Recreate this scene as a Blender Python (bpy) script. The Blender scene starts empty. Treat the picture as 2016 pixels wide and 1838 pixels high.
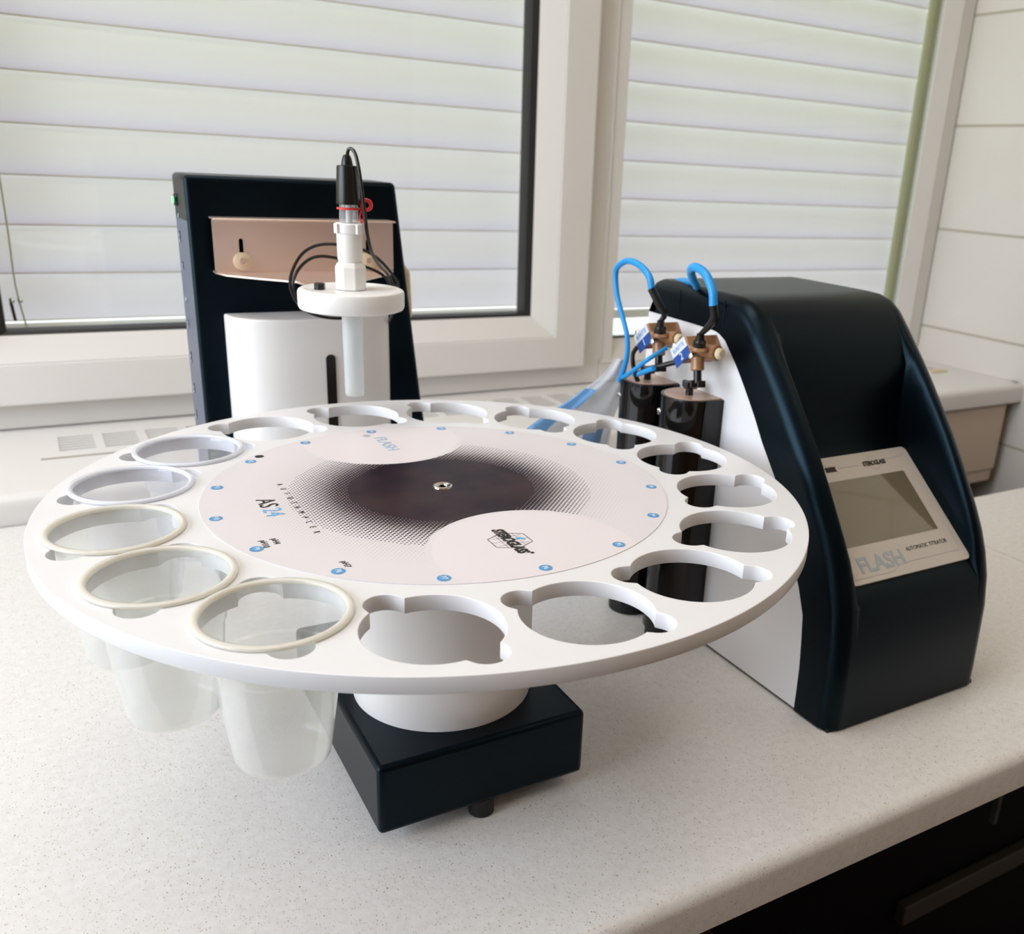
import bpy, bmesh, math, random
from mathutils import Vector, Matrix, Euler
random.seed(7)
S = bpy.context.scene
COL = S.collection
R = math.radians; PI = math.pi

# ------------------------------------------------------------------ camera, view, light
cam_d = bpy.data.cameras.new('camera'); cam = bpy.data.objects.new('camera', cam_d); COL.objects.link(cam)
CAMLOC = (-0.21034, -0.52004, 0.40108)
cam.location = CAMLOC
cam.rotation_euler = (1.2273169, -0.0521446, -0.5336423)
cam_d.sensor_fit = 'HORIZONTAL'; cam_d.sensor_width = 36.0
cam_d.lens = 1810.07 / 2016 * 36.0
cam_d.shift_x = (1008 - 1159.24) / 2016.0
cam_d.shift_y = (972.95 - 919) / 2016.0
cam_d.clip_start = 0.01; cam_d.clip_end = 200
cam_d.dof.use_dof = True; cam_d.dof.focus_distance = 0.52; cam_d.dof.aperture_fstop = 13.0
S.camera = cam
S.view_settings.view_transform = 'Standard'
S.view_settings.look = 'None'
S.view_settings.gamma = 1.0
S.view_settings.use_curve_mapping = False
S.view_settings.exposure = 0.05

W = bpy.data.worlds.new('sky'); S.world = W; W.use_nodes = True
nt = W.node_tree; nt.nodes.clear()
wo = nt.nodes.new('ShaderNodeOutputWorld'); wb = nt.nodes.new('ShaderNodeBackground')
tc = nt.nodes.new('ShaderNodeTexCoord'); sp = nt.nodes.new('ShaderNodeSeparateXYZ'); cr = nt.nodes.new('ShaderNodeValToRGB')
mp = nt.nodes.new('ShaderNodeMapRange'); mp.inputs['From Min'].default_value = -1; mp.inputs['From Max'].default_value = 1
nt.links.new(tc.outputs['Generated'], sp.inputs[0]); nt.links.new(sp.outputs['Z'], mp.inputs['Value'])
nt.links.new(mp.outputs[0], cr.inputs[0]); nt.links.new(cr.outputs[0], wb.inputs[0]); nt.links.new(wb.outputs[0], wo.inputs[0])
e = cr.color_ramp.elements
e[0].position = 0.0; e[0].color = (.33, .42, .15, 1)
e[1].position = 1.0; e[1].color = (.84, .91, 1.03, 1)
m_ = cr.color_ramp.elements.new(.50); m_.color = (.60, .72, .40, 1)
m_ = cr.color_ramp.elements.new(.60); m_.color = (.88, .93, 1.0, 1)
wb.inputs[1].default_value = 3.2

def area(name, loc, rot, sx, sy, power, color):
    l = bpy.data.lights.new(name, 'AREA'); l.shape = 'RECTANGLE'; l.size = sx; l.size_y = sy; l.energy = power; l.color = color
    o = bpy.data.objects.new(name, l); o.location = loc; o.rotation_euler = rot; COL.objects.link(o); return o
# daylight entering the side window in the left wall
area('side_window_daylight', (-1.62, 0.05, .75), (0, R(-90), 0), 1.1, 1.5, 26, (.74, .83, 1.0))
# two ceiling luminaires
area('ceiling_lamp_light', (-.35, .15, 1.66), (0, 0, 0), 1.2, .5, 9.5, (1.0, .955, .92))
area('ceiling_lamp_light', (.75, -.9, 1.66), (0, 0, 0), 1.2, .5, 3.6, (1.0, .74, .52))

# ------------------------------------------------------------------ tiny node helper
def new_mat(name):
    m = bpy.data.materials.new(name); m.use_nodes = True
    return m, m.node_tree, m.node_tree.nodes['Principled BSDF']
def mat(name, col, rough=.5, metal=0., spec=.5, coat=0., trans=0., sub=0., bump=None, alpha=1., emis=None, ior=1.45, var=None):
    m, t, b = new_mat(name)
    b.inputs['Base Color'].default_value = (*col, 1); b.inputs['Roughness'].default_value = rough
    b.inputs['Metallic'].default_value = metal; b.inputs['Specular IOR Level'].default_value = spec
    b.inputs['Coat Weight'].default_value = coat; b.inputs['Transmission Weight'].default_value = trans
    b.inputs['IOR'].default_value = ior; b.inputs['Alpha'].default_value = alpha
    if sub: b.inputs['Subsurface Weight'].default_value = sub; b.inputs['Subsurface Scale'].default_value = .01
    if emis: b.inputs['Emission Color'].default_value = (*emis[0], 1); b.inputs['Emission Strength'].default_value = emis[1]
    o = t.nodes.new('ShaderNodeTexCoord')
    if var:
        n = t.nodes.new('ShaderNodeTexNoise'); n.inputs['Scale'].default_value = var[0]; n.inputs['Detail'].default_value = 4
        t.links.new(o.outputs['Object'], n.inputs['Vector'])
        c = t.nodes.new('ShaderNodeValToRGB'); t.links.new(n.outputs['Fac'], c.inputs[0])
        c.color_ramp.elements[0].position = .3; c.color_ramp.elements[1].position = .7
        c.color_ramp.elements[0].color = (*[x*(1-var[1]) for x in col], 1); c.color_ramp.elements[1].color = (*[min(1, x*(1+var[1])) for x in col], 1)
        t.links.new(c.outputs[0], b.inputs['Base Color'])
    if bump:
        n = t.nodes.new('ShaderNodeTexNoise'); n.inputs['Scale'].default_value = bump[0]; n.inputs['Detail'].default_value = 3
        t.links.new(o.outputs['Object'], n.inputs['Vector'])
        bp = t.nodes.new('ShaderNodeBump'); bp.inputs['Strength'].default_value = bump[1]; bp.inputs['Distance'].default_value = .001
        t.links.new(n.outputs['Fac'], bp.inputs['Height']); t.links.new(bp.outputs[0], b.inputs['Normal'])
    return m
class G:
    """math expression builder"""
    def __init__(s, t): s.t = t
    def m(s, op, a, b=None, c=None):
        n = s.t.nodes.new('ShaderNodeMath'); n.operation = op
        for i, v in enumerate((a, b, c)):
            if v is None: continue
            if isinstance(v, (int, float)): n.inputs[i].default_value = v
            else: s.t.links.new(v, n.inputs[i])
        return n.outputs[0]
    def mix(s, f, a, b):
        n = s.t.nodes.new('ShaderNodeMix'); n.data_type = 'RGBA'
        for k, v in ((0, f), (6, a), (7, b)):
            if isinstance(v, (int, float)): n.inputs[k].default_value = v
            elif isinstance(v, tuple): n.inputs[k].default_value = (*v, 1)
            else: s.t.links.new(v, n.inputs[k])
        return n.outputs[2]
    def rng(s, v, a, b, c, d):
        n = s.t.nodes.new('ShaderNodeMapRange'); n.clamp = True
        s.t.links.new(v, n.inputs[0])
        for k, x in zip((1, 2, 3, 4), (a, b, c, d)): n.inputs[k].default_value = x
        return n.outputs[0]

M = {}
M['plate'] = mat('white_plastic_plate', (.77, .775, .79), .32, bump=(60, .02))
M['white'] = mat('white_plastic', (.84, .83, .815), .35)
M['white_body'] = mat('white_painted_metal', (.80, .80, .82), .38)
M['navy'] = mat('navy_satin_paint', (.0009, .0022, .0042), .33, spec=.24, bump=(900, .06))
M['navy'].node_tree.nodes['Principled BSDF'].inputs['Specular Tint'].default_value = (.45, .78, 1.0, 1)
M['navy_side'] = mat('navy_satin_side', (.010, .018, .030), .42, spec=.7)
M['slate'] = mat('navy_sheen_slate', (.085, .105, .150), .4)  # navy brightened to slate: sheen of the blinds put into the colour
M['black'] = mat('black_plastic', (.006, .006, .006), .3)
M['gloss_black'] = mat('gloss_black_acrylic', (.0035, .003, .0028), .07, spec=.5)
M['rubber'] = mat('black_rubber', (.008, .008, .008), .6)
M['steel'] = mat('brushed_steel', (.86, .72, .65), .42, metal=1.)
M['chrome'] = mat('chrome', (.8, .8, .8), .12, metal=1.)
M['frame'] = mat('white_upvc', (.72, .695, .66), .38)
M['sill'] = mat('white_sill', (.74, .72, .69), .35)
M['gasket'] = mat('black_gasket', (.008, .008, .007), .5)
M['reveal'] = mat('olive_guide_rail', (.42, .42, .24), .4)
M['beige'] = mat('beige_panel', (.64, .52, .41), .45)
M['seam'] = mat('olive_gap_shade', (.50, .44, .32), .6)  # shadow in the gaps between blind slats, put into the colour
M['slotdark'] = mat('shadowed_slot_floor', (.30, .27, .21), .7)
M['blue'] = mat('blue_hose', (.02, .30, .72), .35)
M['blue_ink'] = mat('blue_ink', (.09, .30, .58), .4)
M['pale_blue_ink'] = mat('pale_blue_ink', (.36, .42, .47), .4)
M['light_blue_ink'] = mat('light_blue_ink', (.16, .42, .70), .4)
M['pale_flash'] = mat('pale_flash_ink', (.36, .54, .70), .4)
M['cap_tan'] = mat('pinkish_tan_cap', (.50, .33, .24), .25)
M['black_ink'] = mat('black_ink', (.012, .010, .008), .45)
M['grey_ink'] = mat('grey_ink', (.45, .45, .46), .5)
M['white_ink'] = mat('white_ink', (.75, .80, .85), .5)
M['tan'] = mat('amber_plastic_block', (.30, .15, .07), .25, spec=.6, var=(60, .3))
M['cream'] = mat('cream_plastic', (.72, .60, .42), .4)
M['bezel'] = mat('grey_white_bezel', (.56, .52, .47), .4)
M['red'] = mat('red_rubber', (.75, .03, .03), .4)
M['green_led'] = mat('green_power_light', (.2, .9, .35), .3, emis=((.25, 1, .4), .8))
M['label_white'] = mat('label_white', (.70, .72, .80), .4)
M['label_blue'] = mat('label_blue', (.02, .08, .33), .35)
M['wood'] = mat('dark_floor', (.035, .025, .02), .6, var=(3, .3))
M['dark'] = mat('black_shade', (.0012, .0012, .0012), .7, spec=.15)  # near-black colour serving as the shade under the worktop
M['wallp'] = mat('painted_wall', (.62, .47, .34), .8)
M['wallf'] = mat('brown_wall', (.42, .25, .16), .7)
M['ceil'] = mat('ceiling_paint', (.82, .74, .65), .9)
M['brownbox'] = mat('reddish_brown', (.10, .03, .012), .5, var=(30, .3))
M['strip'] = mat('metal_strip', (.045, .038, .027), .6)

# speckled worktop
def speckle():
    m, t, b = new_mat('speckled_laminate'); g = G(t)
    tc = t.nodes.new('ShaderNodeTexCoord')
    base = (.715, .695, .655)
    col = None
    nz = t.nodes.new('ShaderNodeTexNoise'); nz.inputs['Scale'].default_value = 160; nz.inputs['Detail'].default_value = 5
    t.links.new(tc.outputs['Object'], nz.inputs['Vector'])
    col = g.mix(g.rng(nz.outputs['Fac'], .35, .65, 0, 1), (.70, .688, .66), (.75, .74, .715))
    for sc, th, sel, c in ((620, .15, .74, (.42, .35, .26)), (480, .12, .90, (.22, .16, .11)), (800, .2, .6, (.56, .51, .44))):
        v = t.nodes.new('ShaderNodeTexVoronoi'); v.inputs['Scale'].default_value = sc
        mpn = t.nodes.new('ShaderNodeMapping'); mpn.inputs['Scale'].default_value = (1, .65, 1); mpn.inputs['Rotation'].default_value = (0, 0, sc)
        t.links.new(tc.outputs['Object'], mpn.inputs[0]); t.links.new(mpn.outputs[0], v.inputs['Vector'])
        s = t.nodes.new('ShaderNodeSeparateColor'); t.links.new(v.outputs['Color'], s.inputs[0])
        rad = g.m('MULTIPLY', s.outputs[1], th*1.6)
        k = g.m('MULTIPLY', g.m('LESS_THAN', v.outputs['Distance'], g.m('ADD', rad, th*.4)), g.m('GREATER_THAN', s.outputs[0], sel))
        col = g.mix(g.m('MULTIPLY', k, .8), col, c)
    t.links.new(col, b.inputs['Base Color']); b.inputs['Roughness'].default_value = .33
    n2 = t.nodes.new('ShaderNodeTexNoise'); n2.inputs['Scale'].default_value = 450; t.links.new(tc.outputs['Object'], n2.inputs['Vector'])
    bp = t.nodes.new('ShaderNodeBump'); bp.inputs['Strength'].default_value = .12; bp.inputs['Distance'].default_value = .001
    t.links.new(n2.outputs['Fac'], bp.inputs['Height']); t.links.new(bp.outputs[0], b.inputs['Normal'])
    return m
M['counter'] = speckle()

# wall tiles (right wall, plane x = const): bricks 0.206 tall
def tiles():
    m, t, b = new_mat('glazed_wall_tile'); g = G(t)
    tc = t.nodes.new('ShaderNodeTexCoord'); sp = t.nodes.new('ShaderNodeSeparateXYZ'); t.links.new(tc.outputs['Object'], sp.inputs[0])
    def line(v, off, pitch, w):
        f = g.m('FRACT', g.m('DIVIDE', g.m('SUBTRACT', v, off), pitch))
        d = g.m('ABSOLUTE', g.m('SUBTRACT', f, .5))
        return g.m('GREATER_THAN', d, .5 - w/pitch/2)
    k = g.m('MAXIMUM', line(sp.outputs['Z'], .1060, .206, .005), line(sp.outputs['Y'], .47, .40, .005))
    nz = t.nodes.new('ShaderNodeTexNoise'); nz.inputs['Scale'].default_value = 6; t.links.new(tc.outputs['Object'], nz.inputs['Vector'])
    base = g.mix(nz.outputs['Fac'], (.70, .655, .60), (.75, .72, .665))
    t.links.new(g.mix(k, base, (.44, .40, .31)), b.inputs['Base Color'])
    t.links.new(g.rng(k, 0, 1, .28, .8), b.inputs['Roughness'])
    bp = t.nodes.new('ShaderNodeBump'); bp.inputs['Strength'].default_value = .5; bp.inputs['Distance'].default_value = .002; bp.invert = True
    t.links.new(k, bp.inputs['Height']); t.links.new(bp.outputs[0], b.inputs['Normal'])
    return m
M['tile'] = tiles()

def shader_mix(name, parts):
    """parts: list of (shader_node_id, settings, weight) mixed in turn"""
    m = bpy.data.materials.new(name); m.use_nodes = True; t = m.node_tree; t.nodes.clear()
    out = t.nodes.new('ShaderNodeOutputMaterial'); cur = None
    for (nid, st, w) in parts:
        n = t.nodes.new(nid)
        for k, v in st.items(): n.inputs[k].default_value = v
        if cur is None: cur = n.outputs[0]; continue
        mx = t.nodes.new('ShaderNodeMixShader')
        if w == 'fresnel':
            lw = t.nodes.new('ShaderNodeLayerWeight'); lw.inputs[0].default_value = .5; g = G(t)
            t.links.new(g.m('ADD', g.m('MULTIPLY', g.m('POWER', lw.outputs['Facing'], 5.0), .9), .035), mx.inputs[0])
        else: mx.inputs[0].default_value = w
        t.links.new(cur, mx.inputs[1]); t.links.new(n.outputs[0], mx.inputs[2]); cur = mx.outputs[0]
    t.links.new(cur, out.inputs[0]); return m
M['glass'] = shader_mix('window_glass', [('ShaderNodeBsdfTransparent', {0: (.95, .97, .95, 1)}, 0), ('ShaderNodeBsdfGlossy', {0: (1, 1, 1, 1), 1: .02}, 'fresnel')])
M['clear'] = shader_mix('clear_plastic', [('ShaderNodeBsdfTransparent', {0: (.93, .95, .97, 1)}, 0), ('ShaderNodeBsdfDiffuse', {0: (.85, .87, .9, 1)}, .22), ('ShaderNodeBsdfGlossy', {0: (1, 1, 1, 1), 1: .08}, 'fresnel')])
M['cup'] = shader_mix('milky_cup_plastic', [('ShaderNodeBsdfTransparent', {0: (.995, .995, 1, 1)}, 0), ('ShaderNodeBsdfTranslucent', {0: (.94, .96, .88, 1)}, .16), ('ShaderNodeBsdfDiffuse', {0: (.90, .93, .93, 1)}, .13), ('ShaderNodeBsdfGlossy', {0: (1, 1, 1, 1), 1: .12}, 'fresnel')])
M['cup_rim'] = shader_mix('milky_cup_rim', [('ShaderNodeBsdfTranslucent', {0: (.9, .87, .78, 1)}, 0), ('ShaderNodeBsdfDiffuse', {0: (.86, .84, .78, 1)}, .6), ('ShaderNodeBsdfGlossy', {0: (1, 1, 1, 1), 1: .15}, 'fresnel')])
M['cup2'] = shader_mix('clear_cup_plastic', [('ShaderNodeBsdfTransparent', {0: (.995, .995, 1, 1)}, 0), ('ShaderNodeBsdfTranslucent', {0: (.85, .87, .92, 1)}, .10), ('ShaderNodeBsdfDiffuse', {0: (.82, .84, .9, 1)}, .10), ('ShaderNodeBsdfGlossy', {0: (1, 1, 1, 1), 1: .1}, 'fresnel')])
M['cup2_rim'] = shader_mix('clear_cup_rim', [('ShaderNodeBsdfTransparent', {0: (.95, .96, .98, 1)}, 0), ('ShaderNodeBsdfDiffuse', {0: (.84, .86, .93, 1)}, .6), ('ShaderNodeBsdfGlossy', {0: (1, 1, 1, 1), 1: .12}, 'fresnel')])
M['slat'] = shader_mix('translucent_slat', [('ShaderNodeBsdfTranslucent', {0: (.82, .79, .83, 1)}, 0), ('ShaderNodeBsdfDiffuse', {0: (.78, .75, .79, 1)}, .42)])
M['film'] = shader_mix('bag_film', [('ShaderNodeBsdfTransparent', {0: (.95, .96, .98, 1)}, 0), ('ShaderNodeBsdfDiffuse', {0: (.80, .84, .92, 1)}, .42), ('ShaderNodeBsdfGlossy', {0: (1, 1, 1, 1), 1: .15}, 'fresnel')])
M['film_blue'] = shader_mix('bag_blue_print', [('ShaderNodeBsdfTransparent', {0: (.8, .88, .98, 1)}, 0), ('ShaderNodeBsdfDiffuse', {0: (.12, .36, .72, 1)}, .75), ('ShaderNodeBsdfGlossy', {0: (1, 1, 1, 1), 1: .15}, 'fresnel')])

M['sleeve'] = shader_mix('cloudy_sleeve', [('ShaderNodeBsdfTransparent', {0: (.97, .98, .98, 1)}, 0), ('ShaderNodeBsdfTranslucent', {0: (.9, .92, .92, 1)}, .25), ('ShaderNodeBsdfDiffuse', {0: (.9, .92, .92, 1)}, .25), ('ShaderNodeBsdfGlossy', {0: (1, 1, 1, 1), 1: .15}, 'fresnel')])
# carousel decal
def decal():
    m, t, b = new_mat('carousel_decal_print'); g = G(t)
    tc = t.nodes.new('ShaderNodeTexCoord'); sp = t.nodes.new('ShaderNodeSeparateXYZ'); t.links.new(tc.outputs['Object'], sp.inputs[0])
    x, y = sp.outputs['X'], sp.outputs['Y']
    def dist(cx, cy):
        a = g.m('SUBTRACT', x, cx); c = g.m('SUBTRACT', y, cy)
        return g.m('SQRT', g.m('ADD', g.m('MULTIPLY', a, a), g.m('MULTIPLY', c, c)))
    r = dist(0, 0)
    p = .00235; ca, sa = math.cos(R(45)), math.sin(R(45))
    u = g.m('ADD', g.m('MULTIPLY', x, ca/p), g.m('MULTIPLY', y, sa/p)); v = g.m('SUBTRACT', g.m('MULTIPLY', y, ca/p), g.m('MULTIPLY', x, sa/p))
    fu = g.m('SUBTRACT', g.m('FRACT', u), .5); fv = g.m('SUBTRACT', g.m('FRACT', v), .5)
    d = g.m('SQRT', g.m('ADD', g.m('MULTIPLY', fu, fu), g.m('MULTIPLY', fv, fv)))
    rad = g.rng(r, .056, .095, .64, .22)
    dark = g.m('MULTIPLY', g.m('LESS_THAN', d, rad), g.m('LESS_THAN', r, .095))
    rad2 = g.rng(r, .093, .120, .36, .10)
    light = g.m('MULTIPLY', g.m('LESS_THAN', d, rad2), g.m('MULTIPLY', g.m('GREATER_THAN', r, .095), g.m('LESS_THAN', r, .120)))
    solid = g.m('LESS_THAN', r, .0585)
    w1 = g.m('LESS_THAN', dist(.009, -.113), .060); w2 = g.m('LESS_THAN', dist(-.002, .116), .060)
    w1i = g.m('LESS_THAN', dist(.009, -.113), .0565); w2i = g.m('LESS_THAN', dist(-.002, .116), .0565)
    hole = g.m('SUBTRACT', 1.0, g.m('MAXIMUM', w1, w2))
    nz = t.nodes.new('ShaderNodeTexNoise'); nz.inputs['Scale'].default_value = 30; nz.inputs['Detail'].default_value = 6; t.links.new(tc.outputs['Object'], nz.inputs['Vector'])
    inkd = g.mix(g.rng(nz.outputs['Fac'], .35, .7, 0, 1), (.011, .005, .013), (.042, .022, .026))
    paper = (.70, .67, .69)
    col = g.mix(g.m('MULTIPLY', light, hole), paper, (.57, .55, .55))
    col = g.mix(g.m('MULTIPLY', g.m('MAXIMUM', dark, solid), hole), col, inkd)
    col = g.mix(g.m('MAXIMUM', w1i, w2i), col, (.735, .69, .71))
    t.links.new(col, b.inputs['Base Color']); b.inputs['Roughness'].default_value = .30; b.inputs['Specular IOR Level'].default_value = .06
    return m
M['decal'] = decal()

# ------------------------------------------------------------------ mesh helpers
def tagp(o, label=None, cat=None, group=None, kind=None):
    if label: o['label'] = label
    if cat: o['category'] = cat
    if group: o['group'] = group
    if kind: o['kind'] = kind
    return o
def thing(name, label, cat, loc=(0, 0, 0), rotz=0, group=None):
    o = bpy.data.objects.new(name, None); COL.objects.link(o); o.empty_display_size = .02
    o.location = loc; o.rotation_euler = (0, 0, rotz); return tagp(o, label, cat, group)
def obj(name, bm, m, parent=None, smooth=35, label=None, bevel=0, seg=3):
    me = bpy.data.meshes.new(name)
    bmesh.ops.recalc_face_normals(bm, faces=bm.faces)
    bm.to_mesh(me); bm.free()
    if isinstance(m, str): m = M[m]
    me.materials.append(m)
    if smooth:
        for p in me.polygons: p.use_smooth = True
        me.set_sharp_from_angle(angle=R(smooth))
    o = bpy.data.objects.new(name, me); COL.objects.link(o)
    if parent is not None: o.parent = parent
    if label: o['label'] = label
    if bevel:
        b = o.modifiers.new('bevel', 'BEVEL'); b.width = bevel; b.segments = seg; b.limit_method = 'ANGLE'; b.angle_limit = R(40)
        b.harden_normals = False
    return o
def BM(): return bmesh.new()
def box(bm, x0, x1, y0, y1, z0, z1, mt=None):
    vs = [bm.verts.new(p) for p in ((x0, y0, z0), (x1, y0, z0), (x1, y1, z0), (x0, y1, z0), (x0, y0, z1), (x1, y0, z1), (x1, y1, z1), (x0, y1, z1))]
    if mt:
        for v in vs: v.co = mt @ v.co
    for f in ((0, 3, 2, 1), (4, 5, 6, 7), (0, 1, 5, 4), (1, 2, 6, 5), (2, 3, 7, 6), (3, 0, 4, 7)): bm.faces.new([vs[i] for i in f])
    return bm
def bx(*a, mt=None): return box(BM(), *a, mt=mt)
def prism(bm, pts, ax, a0, a1, mt=None):
    """pts 2D polygon; ax axis of extrusion: 0 -> pts are (y,z), 1 -> (x,z), 2 -> (x,y)"""
    def P(p, a):
        v = {0: (a, p[0], p[1]), 1: (p[0], a, p[1]), 2: (p[0], p[1], a)}[ax]
        return Vector(v) if mt is None else mt @ Vector(v)
    A = [bm.verts.new(P(p, a0)) for p in pts]; B = [bm.verts.new(P(p, a1)) for p in pts]; n = len(pts)
    bm.faces.new(A); bm.faces.new(B[::-1])
    for i in range(n): bm.faces.new((A[i], A[(i+1) % n], B[(i+1) % n], B[i]))
    return bm
def lathe(bm, prof, c=(0, 0, 0), n=64, mt=None, closed=False):
    """prof: list of (r,z) revolve about z through c; r=0 ends make caps"""
    rings = []
    for (r, z) in prof:
        if r < 1e-7: rings.append([bm.verts.new((0, 0, z))])
        else: rings.append([bm.verts.new((r*math.cos(2*PI*i/n), r*math.sin(2*PI*i/n), z)) for i in range(n)])
    T = Matrix.Translation(c) if mt is None else mt
    for rg in rings:
        for v in rg: v.co = T @ v.co
    m = len(rings)
    for k in range(m if closed else m-1):
        a, b = rings[k], rings[(k+1) % m]
        for i in range(n):
            j = (i+1) % n
            if len(a) == 1 and len(b) == 1: continue
            if len(a) == 1: bm.faces.new((a[0], b[i], b[j]))
            elif len(b) == 1: bm.faces.new((a[i], b[0], a[j]))
            else: bm.faces.new((a[i], b[i], b[j], a[j]))
    return bm
def cyl(bm, r, z0, z1, c=(0, 0, 0), n=40, mt=None, ch=0):
    return lathe(bm, [(0, z0), (r-ch, z0), (r, z0+ch), (r, z1-ch), (r-ch, z1), (0, z1)] if ch else [(0, z0), (r, z0), (r, z1), (0, z1)], c, n, mt)
def axis_m(p, d):
    q = Vector(d).to_track_quat('Z', 'Y'); return Matrix.Translation(p) @ q.to_matrix().to_4x4()
def spline(pts, n=10):
    P = [Vector(p) for p in pts]; P = [2*P[0]-P[1]] + P + [2*P[-1]-P[-2]]; out = []
    for i in range(1, len(P)-2):
        for k in range(n):
            t = k/n; a, b, c, d = P[i-1:i+3]
            out.append(.5*((2*b) + (c-a)*t + (2*a-5*b+4*c-d)*t*t + (3*b-a-3*c+d)*t**3))
    out.append(P[-2]); return out
def tube(bm, pts, r, n=12, sm=8, closed=False):
    P = spline(pts, sm) if sm else [Vector(p) for p in pts]
    rings = []; up = None
    for i, p in enumerate(P):
        d = (P[min(i+1, len(P)-1)] - P[max(i-1, 0)]).normalized()
        if up is None: up = d.orthogonal().normalized()
        up = (up - d*up.dot(d)).normalized(); s = d.cross(up)
        rr = r(i/(len(P)-1)) if callable(r) else r
        rings.append([bm.verts.new(p + rr*(math.cos(2*PI*k/n)*up + math.sin(2*PI*k/n)*s)) for k in range(n)])
    for a, b in zip(rings, rings[1:]):
        for k in range(n): bm.faces.new((a[k], a[(k+1) % n], b[(k+1) % n], b[k]))
    bm.faces.new(rings[0][::-1]); bm.faces.new(rings[-1]); return bm
def curve_fill(name, loops, depth, m, parent, z, bevel=0, res=1, label=None):
    """filled 2D outline with holes, extruded +-depth, at height z; becomes a mesh"""
    cu = bpy.data.curves.new(name, 'CURVE'); cu.dimensions = '2D'; cu.fill_mode = 'BOTH'; cu.extrude = depth; cu.bevel_depth = bevel; cu.bevel_resolution = 1
    if bevel: cu.offset = -bevel
    for lp in loops:
        s = cu.splines.new('POLY'); s.points.add(len(lp)-1); s.use_cyclic_u = True
        for i, p in enumerate(lp): s.points[i].co = (p[0], p[1], 0, 1)
    return curve_to_mesh(name, cu, m, parent, (0, 0, z), label=label)
def curve_to_mesh(name, cu, m, parent, loc, rot=(0, 0, 0), mt=None, label=None):
    tmp = bpy.data.objects.new(name + '_outline', cu); COL.objects.link(tmp)
    bpy.context.view_layer.update()
    me = bpy.data.meshes.new_from_object(tmp.evaluated_get(bpy.context.evaluated_depsgraph_get()))
    COL.objects.unlink(tmp); bpy.data.objects.remove(tmp); bpy.data.curves.remove(cu)
    me.name = name; me.materials.clear(); me.materials.append(M[m] if isinstance(m, str) else m)
    me.transform(mt if mt is not None else Matrix.Translation(loc) @ Euler(rot).to_matrix().to_4x4())
    for p in me.polygons: p.use_smooth = True
    me.set_sharp_from_angle(angle=R(35))
    o = bpy.data.objects.new(name, me); COL.objects.link(o)
    if parent is not None: o.parent = parent
    if label: o['label'] = label
    return o
def text(name, s, size, m, parent, mt, depth=.00008, ax='CENTER', ay='CENTER', space=1., shear=0., offset=0., sx=1., label=None):
    cu = bpy.data.curves.new(name, 'FONT'); cu.body = s; cu.size = size; cu.extrude = depth; cu.align_x = ax; cu.align_y = ay
    cu.space_character = space; cu.shear = shear; cu.offset = offset; cu.resolution_u = 3
    return curve_to_mesh(name, cu, m, parent, (0, 0, 0), mt=mt @ Matrix.Diagonal((sx, 1, 1, 1)), label=label)
def rect_loop(x0, x1, y0, y1, r=0, n=6):
    if r == 0: return [(x0, y0), (x1, y0), (x1, y1), (x0, y1)]
    out = []
    for cx, cy, a in ((x1-r, y0+r, -90), (x1-r, y1-r, 0), (x0+r, y1-r, 90), (x0+r, y0+r, 180)):
        for k in range(n+1): out.append((cx+r*math.cos(R(a+90*k/n)), cy+r*math.sin(R(a+90*k/n))))
    return out
def struct(name, bm, m, smooth=0, bevel=0, parent=None):
    o = obj(name, bm, m, parent, smooth=smooth, bevel=bevel)
    if parent is None: o['kind'] = 'structure'
    return o

# ------------------------------------------------------------------ room shell
XW = 1.49; YW = .865; ZC = 1.70; ZF = -.90; XL = -1.66; YB = -2.3
# wall with the windows: below the sill and above the frames
b = BM(); box(b, XL, XW, YW+.02, YW+.18, ZF, .02); box(b, XL, XW, YW+.02, YW+.18, 1.25, ZC); box(b, XL, -.38, YW+.02, YW+.18, .02, 1.25)
struct('wall_back', b, 'wallp')
struct('wall_right', bx(XW, XW+.12, YB, YW+.18, ZF, ZC), 'tile')
b = BM()
box(b, XL-.12, XL, YB, -.75, ZF, ZC); box(b, XL-.12, XL, .85, YW+.18, ZF, ZC); box(b, XL-.12, XL, -.75, .85, ZF, .15); box(b, XL-.12, XL, -.75, .85, 1.35, ZC)
struct('wall_left', b, 'wallp')
struct('wall_front', bx(XL-.12, XW+.12, YB-.12, YB, ZF, ZC), 'wallf')
struct('ceiling', bx(XL-.12, XW+.12, YB-.12, YW+.18, ZC, ZC+.1), 'ceil')
struct('floor', bx(XL-.12, XW+.12, YB-.12, YW+.18, ZF-.1, ZF), 'wood')
# windows: window_1 is the opening sash (left), window_2 the fixed pane (right)
ZT = 1.20
def ring(bm, xo0, xo1, zo0, zo1, xi0, xi1, zi0, zi1, yo, yi, yb):
    """mitred picture frame: outer rectangle at depth yo, inner at yi, back at yb"""
    O = [(xo0, zo0), (xo1, zo0), (xo1, zo1), (xo0, zo1)]; I = [(xi0, zi0), (xi1, zi0), (xi1, zi1), (xi0, zi1)]
    A = [bm.verts.new((x, yo, z)) for x, z in O]; B = [bm.verts.new((x, yi, z)) for x, z in I]
    Cc = [bm.verts.new((x, yb, z)) for x, z in I]; D = [bm.verts.new((x, yb, z)) for x, z in O]
    for i in range(4):
        j = (i+1) % 4
        bm.faces.new((A[i], A[j], B[j], B[i])); bm.faces.new((B[i], B[j], Cc[j], Cc[i])); bm.faces.new((Cc[i], Cc[j], D[j], D[i])); bm.faces.new((D[i], D[j], A[j], A[i]))
    return bm
w1 = tagp(bpy.data.objects.new('window_1', None), kind='structure'); COL.objects.link(w1); w1.location = (.12, YW, .07)
w2 = tagp(bpy.data.objects.new('window_2', None), kind='structure'); COL.objects.link(w2); w2.location = (1.0, YW, .07)
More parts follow.
